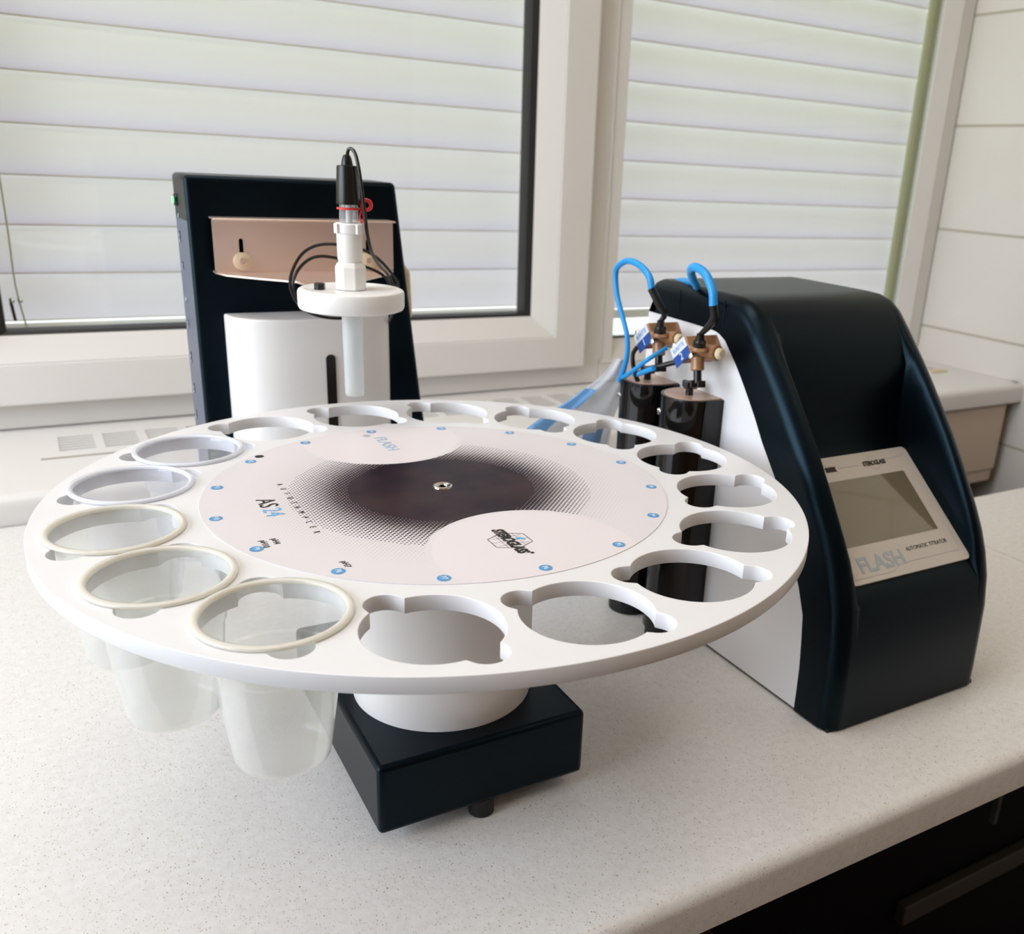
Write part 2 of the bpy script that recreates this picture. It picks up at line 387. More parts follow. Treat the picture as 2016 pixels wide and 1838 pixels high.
def par(o, p):
    o.parent = p; o.matrix_parent_inverse = Matrix.Translation(p.location).inverted(); return o
# fixed outer frame pieces (belongs to the right window)
b = BM()
ring(b, -.38, .650, .034, 1.25, -.345, .606, .066, ZT+.02, YW, YW+.004, YW+.05)
par(obj('outer_frame', b, 'frame', smooth=0, bevel=.003), w1)
b = BM(); ring(b, -.345, .606, .070, ZT+.015, -.285, .545, .125, ZT-.04, YW-.022, YW-.022, YW+.04)
par(obj('sash_frame', b, 'frame', smooth=0, bevel=.003), w1)
b = BM(); ring(b, -.285, .545, .125, ZT-.04, -.252, .507, .158, ZT-.07, YW-.021, YW-.004, YW+.03)
par(obj('glazing_bead', b, 'frame', smooth=0), w1)
b = BM(); ring(b, -.254, .509, .156, ZT-.068, -.243, .497, .1625, ZT-.08, YW-.0045, YW+.001, YW+.03)
par(obj('gasket', b, 'gasket', smooth=0), w1)
par(obj('pane', bx(-.245, .499, YW+.006, YW+.012, .160, ZT-.078), 'glass', smooth=0), w1)
b = BM(); ring(b, .650, XW-.002, .034, 1.25, .675, 1.448, .070, ZT+.02, YW, YW-.002, YW+.05)
par(obj('outer_frame', b, 'frame', smooth=0, bevel=.003), w2)
b = BM(); ring(b, .606+.0445, 1.448, .070, ZT+.02, .6425, 1.415, .112, ZT, YW-.003, YW+.014, YW+.04)
par(obj('glazing_bead', b, 'frame', smooth=0), w2)
b = bx(.6435, 1.412, YW+.0125, YW+.017, .1105, .1145)
par(obj('gasket', b, 'gasket', smooth=0), w2)
par(obj('pane', bx(.644, 1.413, YW+.018, YW+.024, .114, ZT), 'glass', smooth=0), w2)
b = BM(); box(b, 1.3985, 1.4135, YW+.026, YW+.032, .118, ZT); box(b, 1.3965, 1.3985, YW+.030, YW+.040, .118, ZT)
par(obj('guide_rail', b, 'reveal', smooth=0, label='olive yellow guide rail'), w2)
# outer stone ledge beyond the glass
struct('trim_1', bx(-.38, XW, YW+.055, YW+.50, .02, .099), 'sill')

# blinds outside the panes
def blind(name, x0, x1, zb, pitch, rail, label, loc):
    t = thing(name, label, 'blind', loc)
    L = Vector(loc)
    b = BM(); z = zb; gap_shade = BM()
    y0 = .945
    while z < 1.22:
        h = pitch + .0085; prof = []
        for k in range(13):
            s = k/12
            yy = y0 + .010 - .019*(1-s) + (-.0150)*math.sin(PI*s)   # bottom towards the room, belly outwards
            prof.append((yy, z + h*s))
        back = [(p[0]+.0012, p[1]) for p in prof[::-1]]
        prism(b, prof + back, 0, x0, x1)
        tube(gap_shade, [(x0, prof[0][0], z), (x1, prof[0][0], z)], .0008, n=6, sm=0)  # thin rod added as the shadow line under each slat
        z += pitch
    s = obj('slats', b, 'slat', t, smooth=50); s.location = -L
    s = obj('slat_gap_shade', gap_shade, 'seam', t, label='thin olive lines for the shadow in the slat gaps'); s.location = -L
    b = BM(); box(b, x0, x1, y0-.012, y0+.006, zb-rail, zb-.003)
    s = obj('bottom_rail', b, 'white', t, smooth=0, bevel=.003); s.location = -L
    return t
blind('window_blind', -.37, .56, .1645, .0624, .03, 'closed white slatted blind behind the wide left window pane', (.12, .945, .19))
blind('window_blind', .60, 1.440, .1545, .0645, .020, 'closed white slatted blind behind the right window pane beside the tiles', (1.0, .945, .13))
# cord at the left blind; chrome balls and rod added for reflected lights
t = thing('blind_cord', 'thin slanted blind cord with two shiny balls standing in for reflected lights, lower left window corner', 'cord', (-.22, .893, .155))
L = Vector((-.22, .893, .155))
for nm, bm_, mm in (('cord', tube(BM(), [(-.2255, .893, .45), (-.2245, .893, .30), (-.2255, .893, .217), (-.2195, .893, .158)], .0010, sm=4), 'reveal'),):
    o = obj(nm, bm_, mm, t); o.location = -L
for (x, z) in ((-.2228, .1985), (-.2318, .1985)):
    o = obj('reflection_ball', lathe(BM(), [(0, z-.004), (.0028, z-.0028), (.004, z), (.0028, z+.0028), (0, z+.004)], (x, .891, 0), 20), 'chrome', t, label='shiny ball standing in for a reflected light'); o.location = -L
o = obj('reflection_rod', tube(BM(), [(-.2335, .892, .196), (-.2315, .892, .172)], .0020, sm=0), 'black', t, label='short dark rod added for reflected lights'); o.location = -L

# sill with ventilation slots
ZS = .033
def sill():
    b = BM(); x0, x1 = XL, XW+.03; y0, y1 = .5885, YW+.02
    groups = []; x = -.2045
    while x < 1.42: groups.append((x, x+.0415)); x += .0515
    ys = [.7475 + .0115*k for k in range(6)]
    xs = sorted({x0, x1, *[v for g_ in groups for v in g_]}); yc = sorted({y0+.012, y1, *[v for q in ys for v in (q, q+.0068)]})
    hx = {g_[0] for g_ in groups}; hy = set(ys)
    V = {}
    def v(i, j, z):
        k = (i, j, z)
        if k not in V: V[k] = b.verts.new((xs[i], yc[j], z))
        return V[k]
    H = {(i, j) for i in range(len(xs)-1) for j in range(len(yc)-1) if xs[i] in hx and yc[j] in hy}
    for i in range(len(xs)-1):
        for j in range(len(yc)-1):
            if (i, j) in H:
                z2 = ZS-.012
                q = [(i, j), (i+1, j), (i+1, j+1), (i, j+1)]
                for a in range(4): bb = (a+1) % 4; b.faces.new((v(*q[a], ZS), v(*q[bb], ZS), v(*q[bb], z2), v(*q[a], z2)))
            else: b.faces.new((v(i, j, ZS), v(i+1, j, ZS), v(i+1, j+1, ZS), v(i, j+1, ZS)))
    # rounded nose and underside
    prof = [(y0+.012, ZS)] + [(y0+.012-.012*math.sin(R(a)), ZS-.012+.012*math.cos(R(a))) for a in (22, 45, 67, 90)] + [(y0, -.003), (y0+.004, -.006), (y0+.10, -.006), (y0+.10, .010), (y1, .010)]
    A = [b.verts.new((x0, p[0], p[1])) for p in prof]; B = [b.verts.new((x1, p[0], p[1])) for p in prof]
    for k in range(len(prof)-1): b.faces.new((A[k], A[k+1], B[k+1], B[k]))
    bmesh.ops.remove_doubles(b, verts=b.verts, dist=1e-6)
    o = struct('trim_2', b, 'sill', smooth=40)
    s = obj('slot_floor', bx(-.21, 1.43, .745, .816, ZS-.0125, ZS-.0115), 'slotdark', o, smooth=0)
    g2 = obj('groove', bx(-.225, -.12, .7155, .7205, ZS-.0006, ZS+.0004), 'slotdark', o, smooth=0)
sill()
struct('trim_3', bx(.78, 1.462, .600, .615, -.146, -.010), 'beige', bevel=.002)
struct('trim_4', bx(.78, 1.458, .603, .625, -.172, -.147), 'beige', bevel=.002)
# small block lying on the sill by the tiles
tagp(obj('cable_clip', bx(-.025, .025, -.010, .010, 0, .004), 'cream', smooth=0, bevel=.001), 'small flat cream strip lying on the window sill beside the tiled wall', 'clip').location = (1.40, .735, ZS)

# ------------------------------------------------------------------ worktops
def worktop(name, x0, x1, y0, y1, label):
    r = .010; T = .036
    prof = [(y1, 0), (y1, -T), (y0+.004, -T)] + [(y0, -T+.004)] + [(y0 + r - r*math.cos(R(a)), -r + r*math.sin(R(a))) for a in (0, 15, 30, 45, 60, 75, 90)]
    o = obj(name, prism(BM(), prof, 0, x0, x1), 'counter', smooth=40)
    return tagp(o, label, 'worktop')
worktop('worktop', -1.62, .7275, -.192, .586, 'long speckled off-white worktop carrying the carousel and both machines')
worktop('worktop', .7287, XW-.002, -.192, .222, 'short speckled off-white worktop right of the seam, against the tiled wall')
# black sheet added for the darkness below the worktop
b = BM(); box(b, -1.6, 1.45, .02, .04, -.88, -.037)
tagp(obj('shade_backdrop', b, 'dark', smooth=0), 'black sheet added to darken the space below the worktop', 'backdrop')
o = tagp(obj('shelf_rail', bx(.585, 1.40, .006, .0195, -.432, -.404), 'strip', smooth=0, bevel=.002), 'dull grey-brown horizontal rail in the dark space below the worktop', 'rail')
o = tagp(obj('table_leg', bx(.615, .621, -.055, -.049, -.25, -.0365), 'strip', smooth=0), 'thin greenish upright bar under the worktop edge, lower right', 'bar')
b = bx(.13, .252, -.10, .015, -.895, -.235)  # plain block for an unidentified reddish-brown patch; its shape is made up
o = tagp(obj('brown_object', b, 'brownbox', smooth=40, bevel=.03, seg=5), 'unidentified reddish-brown object standing in the dark under the worktop, bottom edge of photo', 'bag')  # made-up block, not known to be a bag

# ------------------------------------------------------------------ carousel sampler
ZD = .2025; TH = .0085
car = thing('sample_carousel', 'round white carousel tray with sixteen notched holes on a navy base box', 'autosampler')
# base box: trapezoid sides slightly
bb = BM()
lo = [(-.0705, -.0745), (.0712, -.0745), (.0712, .076), (-.0705, .076)]; up = [(-.0702, -.0742), (.0708, -.0742), (.0708, .0755), (-.0702, .0755)]
prism(bb, [(-.0745, .012), (.120, .012), (.120, .0605), (-.0745, .0605)], 0, -.0708, .0712)
obj('base_box', bb, 'navy', car, bevel=.0035, seg=3)
for fx, fy in ((0, -.0662), (-.05, .10), (.05, .10)):
    obj('foot', cyl(BM(), .0084, 0, .0135, (fx, fy, 0), 24, ch=.001), 'rubber', car)
obj('drum', lathe(BM(), [(0, .0605), (.0600, .0605), (.0603, .062), (.0603, ZD-TH), (0, ZD-TH)], n=96), 'white', car)
PH = -.75
def hole_loop(cx, cy, ang):
    r, q, d = .0328, .0101, .0328; out = []; n = 192
    for k in range(n):
        t = 2*PI*k/n; rr = r
        for na in (45, 225):
            dl = (t - R(na) + PI) % (2*PI) - PI
            s = q*q - (d*math.sin(dl))**2
            if s > 0 and math.cos(dl) > 0: rr = max(rr, d*math.cos(dl) + math.sqrt(s))
        a = t + ang; out.append((cx+rr*math.cos(a), cy+rr*math.sin(a)))
    return out
loops = [[(.230*math.cos(2*PI*k/256), .230*math.sin(2*PI*k/256)) for k in range(256)]]
HOLES = []
for k in range(16):
    a = R(22.5*k + PH); HOLES.append((.1872*math.cos(a), .1872*math.sin(a), math.degrees(a)))
    loops.append(hole_loop(.1872*math.cos(a), .1872*math.sin(a), a))
curve_fill('tray_disc', loops, TH/2-.0005, 'plate', car, ZD-TH/2, bevel=.0005)
obj('printed_decal', cyl(BM(), .1437, ZD, ZD+.0004, n=160), 'decal', car, label='round printed decal with dark halftone centre')
# countersunk centre screw
obj('centre_screw', lathe(BM(), [(0, -.0004), (.0025, -.0004), (.003, .0006), (.0052, .0012), (.0062, .0008), (.0064, .0), (0, 0)][::-1], (0.0008, .0015, ZD+.0004), 32), 'chrome', car, label='small chrome screw cup')
T0 = Matrix.Translation((0, 0, ZD+.00055))
def dt(x, y, rot=-90): return T0 @ Matrix.Translation((x, y, 0)) @ Matrix.Rotation(R(rot), 4, 'Z')
for k in range(16):
    a = R(22.5*k + .8); x, y = .1368*math.cos(a), .1368*math.sin(a)
    n_ = (15 - k) + 5 - 0
    num = ((-k - 3 + 4) % 16) + 4   # P7 sits at -111.7 deg (k = 11)
    num = (7 + (11 - k)) % 16 or 16
    d = obj('number_dot', cyl(BM(), .0036, ZD+.0003, ZD+.0006, (x, y, 0), 24), 'blue_ink', car, smooth=0)
    tx = text('number', 'P%d' % num, .0044, 'white_ink', d, Matrix.Translation((0, 0, .0001)) @ dt(x, y), sx=.85)
text('lettering_steroglass', 'STEROGLASS', .0088, 'black_ink', car, dt(.0006, -.0965), shear=.25, offset=.00045, space=.88, sx=.78)
text('registered_mark', '®', .003, 'black_ink', car, dt(.0045, -.1165))
# hexagon globe emblem under the lettering
def hexline():
    b = BM(); c = (.0012, -.0962); s = .0125
    pts = [(c[0]+s*math.cos(R(60*k+30))*1.02, c[1]+s*.95*math.sin(R(60*k+30))) for k in range(6)]
    def ln(p, q, w=.00022):
        d = Vector((q[0]-p[0], q[1]-p[1], 0)); n = Vector((-d.y, d.x, 0)).normalized()*w
        vs = [b.verts.new((p[0]+sx*n.x, p[1]+sx*n.y, ZD+.0005)) for sx in (1, -1)] + [b.verts.new((q[0]+sx*n.x, q[1]+sx*n.y, ZD+.0005)) for sx in (-1, 1)]
        b.faces.new(vs)
    for k in range(6): ln(pts[k], pts[(k+1) % 6])
    for k in (-1, 0, 1):
        w = s*.92 if k == 0 else s*.72
        ln((c[0]+k*s*.42, c[1]-w), (c[0]+k*s*.42, c[1]+w), .0001)
        ln((c[0]-w, c[1]+k*s*.42), (c[0]+w, c[1]+k*s*.42), .0001)
    return b
obj('hexagon_emblem', hexline(), 'black_ink', car, smooth=0)
bs = BM(); prism(bs, [(.0045, -.0965), (.0060, -.0935), (.0085, -.0935), (.0105, -.0975), (.0085, -.0990), (.0075, -.0960)], 2, ZD+.00042, ZD+.00048)
obj('emblem_accent', bs, 'light_blue_ink', car, smooth=0)
text('lettering_autosampler', 'AUTOSAMPLER', .0052, 'black_ink', car, dt(-.0915, -.0005), space=3.6, sx=.86, offset=-.00005)
text('lettering_as', 'AS', .0152, 'black_ink', car, dt(-.1062, .0198), ax='LEFT', sx=.88)
text('lettering_24', '24', .0152, 'light_blue_ink', car, dt(-.1062, .0030), ax='LEFT', sx=.90)
text('lettering_ph7', 'pH7', .0048, 'black_ink', car, dt(-.0895, -.0912))
text('lettering_ph10', 'pH10', .0048, 'black_ink', car, dt(-.1205, -.0490))
text('lettering_ph4', 'pH4', .0048, 'black_ink', car, dt(-.1145, -.0475))
text('lettering_flash', 'FLASH', .0125, 'pale_flash', car, dt(-.0018, .1035))
for x, y in ((-.0905, .1045), (-.0085, .1275)):
    obj('printed_mark', cyl(BM(), .0030, ZD+.0003, ZD+.00055, (x, y, 0), 20), 'grey_ink' if y > .11 else 'black_ink', car, smooth=0)

# ------------------------------------------------------------------ cups in five of the holes
def cup(i, label, wall, rim):
    x, y, a = HOLES[i]
    t = thing('sample_cup', label, 'cup', (x, y, .1285), R(a), 'plastic sample cups hanging in the carousel holes')
    H = ZD - .1285
    prof_o = [(0, .0010), (.012, .0002), (.0212, 0), (.0222, .0012), (.0228, .004), (.0262, .030), (.0277, .0500), (.0287, .0512), (.0318, H-.002), (.0322, H+.0002)]
    th = .0005
    prof_i = [(r-th if r > .001 else 0, z+th) for r, z in prof_o][::-1]
    prof_i[0] = (.0322-th, H+.0002)
    obj('cup_wall', lathe(BM(), prof_o + prof_i, n=72), wall, t, smooth=30)
    obj('rim', lathe(BM(), [(.0318, H+.0001), (.0350, H+.0001), (.0356, H+.0008), (.0356, H+.0015), (.0350, H+.0021), (.0334, H+.0024), (.0322, H+.0021), (.0316, H+.0010)], n=72, closed=True), rim, t, smooth=60)
    return t
# hole indices: angle = 22.5 k - 0.75
cup(10, 'milky plastic cup nearest the camera, front-most in the carousel rim', 'cup', 'cup_rim')
cup(9, 'milky plastic cup second from the front, left of the nearest cup', 'cup', 'cup_rim')
cup(8, 'milky plastic cup at the far left edge of the carousel', 'cup', 'cup_rim')
cup(7, 'clear plastic cup behind the left-most milky cup, second cup from the back', 'cup2', 'cup2_rim')
cup(6, 'clear plastic cup furthest back in the carousel, nearest the window', 'cup2', 'cup2_rim')

# ------------------------------------------------------------------ tower with arm
tw = thing('sampler_tower', 'tall navy tower with steel bracket and rounded white housing behind the carousel', 'lab instrument', (0, .38, 0))
def P(name, bm, m, parent, org, **k):
    o = obj(name, bm, m, parent, **k); o.location = -Vector(org); return o
TO = (0, .38, 0)
P('tower_body', prism(BM(), [(-.0875, 0.0), (.143, 0), (.118, .17), (.0945, .3765), (-.0885, .3765)], 1, .347, .417), 'navy', tw, TO, bevel=.004)
P('side_sheen', bx(-.0884, -.0873, .3505, .4135, .006, .371), 'slate', tw, TO, bevel=.0004, label='navy side face coloured slate blue for window sheen, with small white marks')  # thin face added to carry the sheen on the navy side
bm = BM(); n = 28; cx = .008
outl = [(cx+.0755*math.cos(PI+PI*k/n)*(1), .347+.050*math.sin(PI+PI*k/n)) for k in range(n+1)]
# superellipse-like front
outl = []
for k in range(n+1):
    a = PI + PI*k/n; c_, s_ = math.cos(a), math.sin(a)
    outl.append((cx + .0735*math.copysign(abs(c_)**.7, c_), .347 + .046*math.copysign(abs(s_)**.8, s_)))
prism(bm, outl + [(cx+.0735, .349), (cx-.0735, .349)], 2, 0, .261)
P('housing', bm, 'white', tw, TO, bevel=.006, seg=4, label='rounded white housing')
sl = rect_loop(.0105, .0190, 0, .229, .0042)
P('guide_slot', prism(BM(), [p for p in sl], 1, .2998, .310), 'black', tw, TO, label='black vertical slot')
# steel bracket: upright plate with two slots and lips
bk = thing_par = BM()
def plate_slots():
    cu = bpy.data.curves.new('mounting_bracket', 'CURVE'); cu.dimensions = '2D'; cu.fill_mode = 'BOTH'; cu.extrude = .0006
    lps = [rect_loop(-.0715, .0865, .2985, .3425, .002), rect_loop(-.0508, -.0472, .3065, .3265, .0017), rect_loop(.0605, .0641, .3065, .3265, .0017)]
    for lp in lps:
        s = cu.splines.new('POLY'); s.points.add(len(lp)-1); s.use_cyclic_u = True
        for i, p in enumerate(lp): s.points[i].co = (p[0], p[1], 0, 1)
    return curve_to_mesh('mounting_bracket', cu, 'steel', tw, None, mt=Matrix.Translation((0, .3345, 0)) @ Matrix.Rotation(R(90), 4, 'X'), label='brushed steel plate')
br = plate_slots(); br.location = -Vector(TO)
b = BM(); box(b, -.0715, .0865, .3250, .3470, .3420, .3435)
P('bracket_lip', b, 'steel', tw, TO, bevel=.0006)
# lower flange narrowing towards the holder arm
fl = [(-.0715, .3470), (-.0715, .334), (-.066, .315), (-.045, .292), (-.020, .268), (-.016, .235), (-.012, .19), (.012, .19), (.016, .235), (.030, .262), (.055, .290), (.078, .315), (.0865, .334), (.0865, .3470)]
P('holder_arm', prism(BM(), fl, 2, .2968, .2985), 'steel', tw, TO, bevel=.0005, label='steel arm flange')
for sx in (-.049, .0622):
    mt = axis_m((sx, .3339, .3075), (0, -1, 0))
    k = P('fixing_washer', lathe(BM(), [(0, 0), (.0075, 0), (.0075, .0015), (.0062, .0022), (0, .0022)], mt=mt, n=28), 'cream', tw, TO, label='pale round washer')
    k2 = obj('screw_head', lathe(BM(), [(0, .002), (.0032, .002), (.0032, .0042), (.0018, .0045), (.0018, .003), (0, .003)], mt=mt, n=20), 'steel', k)
# electrode holder disc with gently rounded rim
HC = (-.0005, .180, 0)
P('holder_disc', lathe(BM(), [(0, .2885), (.0365, .2885), (.0385, .2893), (.0395, .2915), (.0395, .3015), (.0388, .3030), (.0370, .3040), (.0350, .3042), (.0335, .3036), (.0325, .3032), (.013, .3032), (0, .3032)], HC, 72), 'white', tw, TO, label='thick white round holder')
P('holder_knob', lathe(BM(), [(0, .3030), (.0042, .3030), (.0042, .3075), (.0036, .3080), (0, .3080)], (-.0235, .183, 0), 6), 'black', tw, TO, smooth=0, label='small black hexagonal plug')
# power button on the tower's left side, and faint key marks
P('power_button', lathe(BM(), [(0, 0), (.0055, 0), (.0052, .002), (.0035, .0025), (0, .0026)], mt=axis_m((-.0882, .402, .3535), (-1, 0, 0)), n=24), 'black', tw, TO, label='round power button with green light')
P('button_light', lathe(BM(), [(0, .0024), (.0030, .0024), (.0026, .0036), (0, .0038)], mt=axis_m((-.0882, .402, .3535), (-1, 0, 0)), n=20), 'green_led', tw, TO, label='small green light')
for i, (z, s) in enumerate(((.3405, .3), (.322, .9), (.2965, .7), (.2665, .35), (.2445, .7), (.2125, .95), (.1835, .8), (.158, .75))):
    b = BM()
    for q in range(2 if s > .5 else 1):
        box(b, -.0889, -.0883, .3955+.002*(i % 2), .3995+.002*(i % 2), z-.005*s+q*.0055*s, z-.0022*s+q*.0055*s)
        box(b, -.0889, -.0883, .3955+.002*(i % 2), .397+.002*(i % 2), z-.005*s, z+.006*s)
    P('printed_mark', b, 'white_ink', tw, TO, smooth=0)
# small beige box on the tower's right flank
P('side_housing', prism(BM(), [(.100, .245), (.1195, .247), (.1175, .292), (.112, .300), (.100, .300)], 1, .372, .40), 'cream', tw, TO, bevel=.003, label='beige side cover')
_b = None

# ------------------------------------------------------------------ electrode held in the holder disc
EO = (0, .18, .2215)
el = thing('electrode', 'glass electrode with black cap and cable, clamped in the white round holder', 'electrode', EO)
C = (-.0005, .180, 0)
P('immersion_sleeve', lathe(BM(), [(0, .2225), (.0068, .2215), (.0075, .2235), (.0079, .2885), (.0070, .2885), (.0066, .2240), (0, .2240)], C, 40), 'sleeve', el, EO, label='clear glass sleeve')
P('glass_shaft', lathe(BM(), [(0, .2290), (.0028, .2300), (.0040, .2330), (.0042, .2480), (.0036, .2500), (.0036, .2885), (0, .2885)], C, 32), 'clear', el, EO, label='inner glass bulb')
P('clamping_nut', lathe(BM(), [(0, .3035), (.0118, .3035), (.0118, .3200), (.0105, .3225), (.0092, .3235), (0, .3235)], C, 8), 'white', el, EO, smooth=0, bevel=.0008, label='white octagonal nut')
P('adapter', lathe(BM(), [(0, .3230), (.0080, .3230), (.0092, .3260), (.0094, .3440), (.0104, .3450), (.0106, .3510), (.0098, .3518), (0, .3518)], C, 48), 'white', el, EO, label='white plastic adapter')
b = BM()
for a in (20, 110, 200, 290): box(b, .0098, .0125, -.0020, .0020, .3445, .3515, mt=Matrix.Translation(C) @ Matrix.Rotation(R(a), 4, 'Z'))
P('adapter_lug', b, 'white', el, EO, smooth=0, bevel=.0005)
P('glass_neck', lathe(BM(), [(0, .3518), (.0064, .3518), (.0070, .3530), (.0066, .3660), (0, .3660)], C, 40), 'clear', el, EO, label='clear glass neck')
P('filling_tube', lathe(BM(), [(0, .3518), (.0022, .3518), (.0022, .3660), (0, .3660)], C, 20), 'white', el, EO)
P('cap', lathe(BM(), [(0, .3650), (.0087, .3650), (.0088, .3665), (.0076, .3905), (.0072, .3918), (.0042, .3922), (.0036, .3960), (.0024, .3990), (0, .4000)], C, 48), 'black', el, EO, label='black cap')
P('red_band', lathe(BM(), [(.0068, .3612), (.0086, .3614), (.0086, .3626), (.0068, .3628)], C, 40, closed=True), 'red', el, EO, label='red ring band')
# red stopper hanging on the band
mt = axis_m((.0118, .1760, .3650), (-.15, -1, .1))
st = P('red_stopper', lathe(BM(), [(.0022, -.0012), (.0042, -.0016), (.0048, 0), (.0042, .0016), (.0022, .0012)], mt=mt, n=28, closed=True), 'red', el, EO, label='red rubber stopper')
P('stopper_loop', tube(BM(), [(.0075, .1745, .3615), (.0085, .1735, .3560), (.0068, .1730, .3525), (.0058, .1733, .3560), (.0068, .1738, .3610)], .0005, n=6), 'red', el, EO)
cable = [(-.0005, .180, .3970), (.0005, .178, .4030), (.0030, .174, .4020), (.0050, .1715, .3930), (.0072, .1710, .3750), (.0090, .1715, .3590), (.0112, .174, .3445), (.0185, .186, .3290), (.0330, .212, .3170), (.0470, .238, .3085), (.0560, .250, .2990), (.0600, .252, .2900), (.0440, .252, .2765), (.0230, .250, .2735), (-.0020, .250, .2740), (-.0220, .250, .2815), (-.0290, .250, .2960), (-.0265, .250, .3100), (-.0165, .250, .3240), (0, .250, .3300), (.0252, .250, .3275), (.0430, .252, .3195), (.0580, .256, .3050), (.0640, .258, .2930), (.0520, .257, .2790), (.0250, .254, .2700), (-.0020, .254, .2705), (-.0210, .254, .2800), (-.0262, .254, .2980), (-.0170, .254, .3140), (-.0002, .254, .3200), (.0333, .256, .3118), (.0560, .262, .2990), (.0700, .290, .2700), (.0800, .330, .2500)]
P('cable', tube(BM(), cable, .0013, n=8, sm=6), 'black', el, EO, label='coiled black cable')

# ------------------------------------------------------------------ titrator
X0, X1 = .2700, .4450
TOt = (.3575, .04, 0)
ti = thing('titrator', 'navy desktop titrator with curved front, grey touch screen and white sides', 'lab instrument', TOt)
outer = [(-.1068, .0015), (-.1068, .020), (-.1062, .046), (-.1052, .075), (-.1015, .1005), (-.0955, .120), (-.0880, .1375), (-.0790, .1535), (-.0708, .1665), (-.0575, .187), (-.0435, .2072), (-.0290, .2260), (-.0144, .2445), (.0000, .2615), (.0085, .2710), (.0210, .2850), (.0330, .2975), (.0430, .3045), (.0560, .3083), (.0720, .3090), (.1100, .3092), (.1500, .3092), (.1680, .3090), (.1745, .3065), (.1762, .3000), (.1762, .2810)]
inner = [(-.0694, .0015), (-.0692, .018), (-.0687, .040), (-.0670, .060), (-.0643, .0835), (-.0560, .104), (-.0455, .1235), (-.0380, .140), (-.0305, .1560), (-.0175, .1768), (.0043, .2034), (.0150, .2190), (.0250, .2320), (.0380, .2480), (.0450, .2560), (.0540, .2650), (.0620, .2730), (.0700, .2770), (.0760, .2785), (.0860, .2790), (.1100, .2795), (.1450, .2797), (.1620, .2798), (.1700, .2799), (.1735, .2800), (.1745, .2805)]
rec = dict(zip(range(5, 15), [(-.0925, .1110), (-.0880, .1145), (-.0700, .1292), (-.0500, .1456), (-.0250, .1662), (-.0040, .1835), (.0030, .1950), (.0060, .2150), (.0068, .2350), (.0072, .2560)]))
def shell():
    b = BM(); n = len(outer)
    nrm = []
    for i in range(n):
        a = Vector(outer[max(i-1, 0)]); c = Vector(outer[min(i+1, n-1)]); d = (c-a).normalized(); nrm.append(Vector((d.y, -d.x)))   # points inward
    fr = .0132
    cols = []   # (x, inset, recess weight)
    for a in (0, 12, 25, 40, 55, 70, 82, 90): cols.append((X0 + fr*(1-math.cos(R(a)))*1.0, fr*(1-math.sin(R(a))), 0))
    lft = cols[:]
    for x, w in ((.2835, .0), (.2850, .02), (.2865, .09), (.2877, .22), (.2886, .42), (.2893, .68), (.2900, 1.), (.2935, 1.), (.3575, 1.)): lft.append((x, 0, w))
    cols = lft + [(X0+X1-x, s, w) for x, s, w in lft[::-1][1:]]
    grid = []
    for x, s, w in cols:
        col = []
        for i in range(n):
            p = Vector(outer[i]); q = p + nrm[i]*s
            if w and i in rec: q = q.lerp(Vector(rec[i]), w)
            col.append(b.verts.new((x, q.x, q.y)))
        grid.append(col)
    for A, B in zip(grid, grid[1:]):
        for i in range(n-1): b.faces.new((A[i], A[i+1], B[i+1], B[i]))
    for side, x in ((grid[0], X0), (grid[-1], X1)):
        I = [b.verts.new((x, p[0], p[1])) for p in inner]
        sx = .004 if x == X0 else -.004
        J = [b.verts.new((x+sx, p[0], p[1])) for p in inner]
        for i in range(n-1):
            b.faces.new((side[i], side[i+1], I[i+1], I[i])); b.faces.new((I[i], I[i+1], J[i+1], J[i]))
    return b
P('shell', shell(), 'navy', ti, TOt, smooth=38, label='navy curved shell')
body = [(p[0]-.0002, p[1]+.0002) for p in inner[:-1]] + [(.1735, .0030), (-.0694, .0030)]
body = [(max(p[0], -.0694), max(p[1], .003)) for p in inner] + [(.1740, .2800), (.1740, .003)]
bo = [body[0]]
for p in body[1:]:
    if (Vector(p)-Vector(bo[-1])).length > 1e-4: bo.append(p)
wb_ = BM(); prism(wb_, bo, 0, X0+.0006, X0+.012); prism(wb_, bo, 0, X1-.012, X1-.0006)
prism(wb_, [(.022, .003), (.1738, .003), (.1738, .2798), (.080, .2788), (.060, .268), (.022, .225)], 0, X0+.012, X1-.012)
P('white_body', wb_, 'white_body', ti, TOt, smooth=30, label='white side casing')
P('bottom_seal', prism(BM(), [(-.104, 0), (.172, 0), (.172, .0032), (-.104, .0032)], 0, X0+.003, X1-.003), 'rubber', ti, TOt)
P('seam', bx(X0-.0003, X0+.0005, .0660, .0668, .2830, .3050), 'black', ti, TOt, smooth=0)
P('seam', bx(X0-.0003, X0+.0005, .1275, .1281, .2830, .3050), 'black', ti, TOt, smooth=0)
# control panel on the sloped floor of the recess
pb, pt = Vector((.3575, -.0905, .1140)), Vector((.3575, -.0045, .1850))
ud = (pt-pb).normalized(); nd = Vector((0, -ud.z, ud.y)); PL = (pt-pb).length
mtp = Matrix(((1, 0, 0, .3575), (0, ud.y, nd.y, pb.y), (0, ud.z, nd.z, pb.z), (0, 0, 0, 1)))
def onp(z, x=0, y=0): return mtp @ Matrix.Translation((x, y, z))
def pprism(lp, z0, z1): return prism(BM(), lp, 2, z0, z1, mt=mtp)
HWp = .0675
pan = P('control_panel', pprism(rect_loop(-HWp, HWp, 0, PL, .005), -.0010, .0016), 'bezel', ti, TOt, bevel=.0004, label='grey-white control panel')
M['screen'] = mat('grey_screen', (.17, .145, .095), .05, spec=.8, coat=1.)
def sub(name, bm, m, **k):
    return obj(name, bm, m, pan, **k)
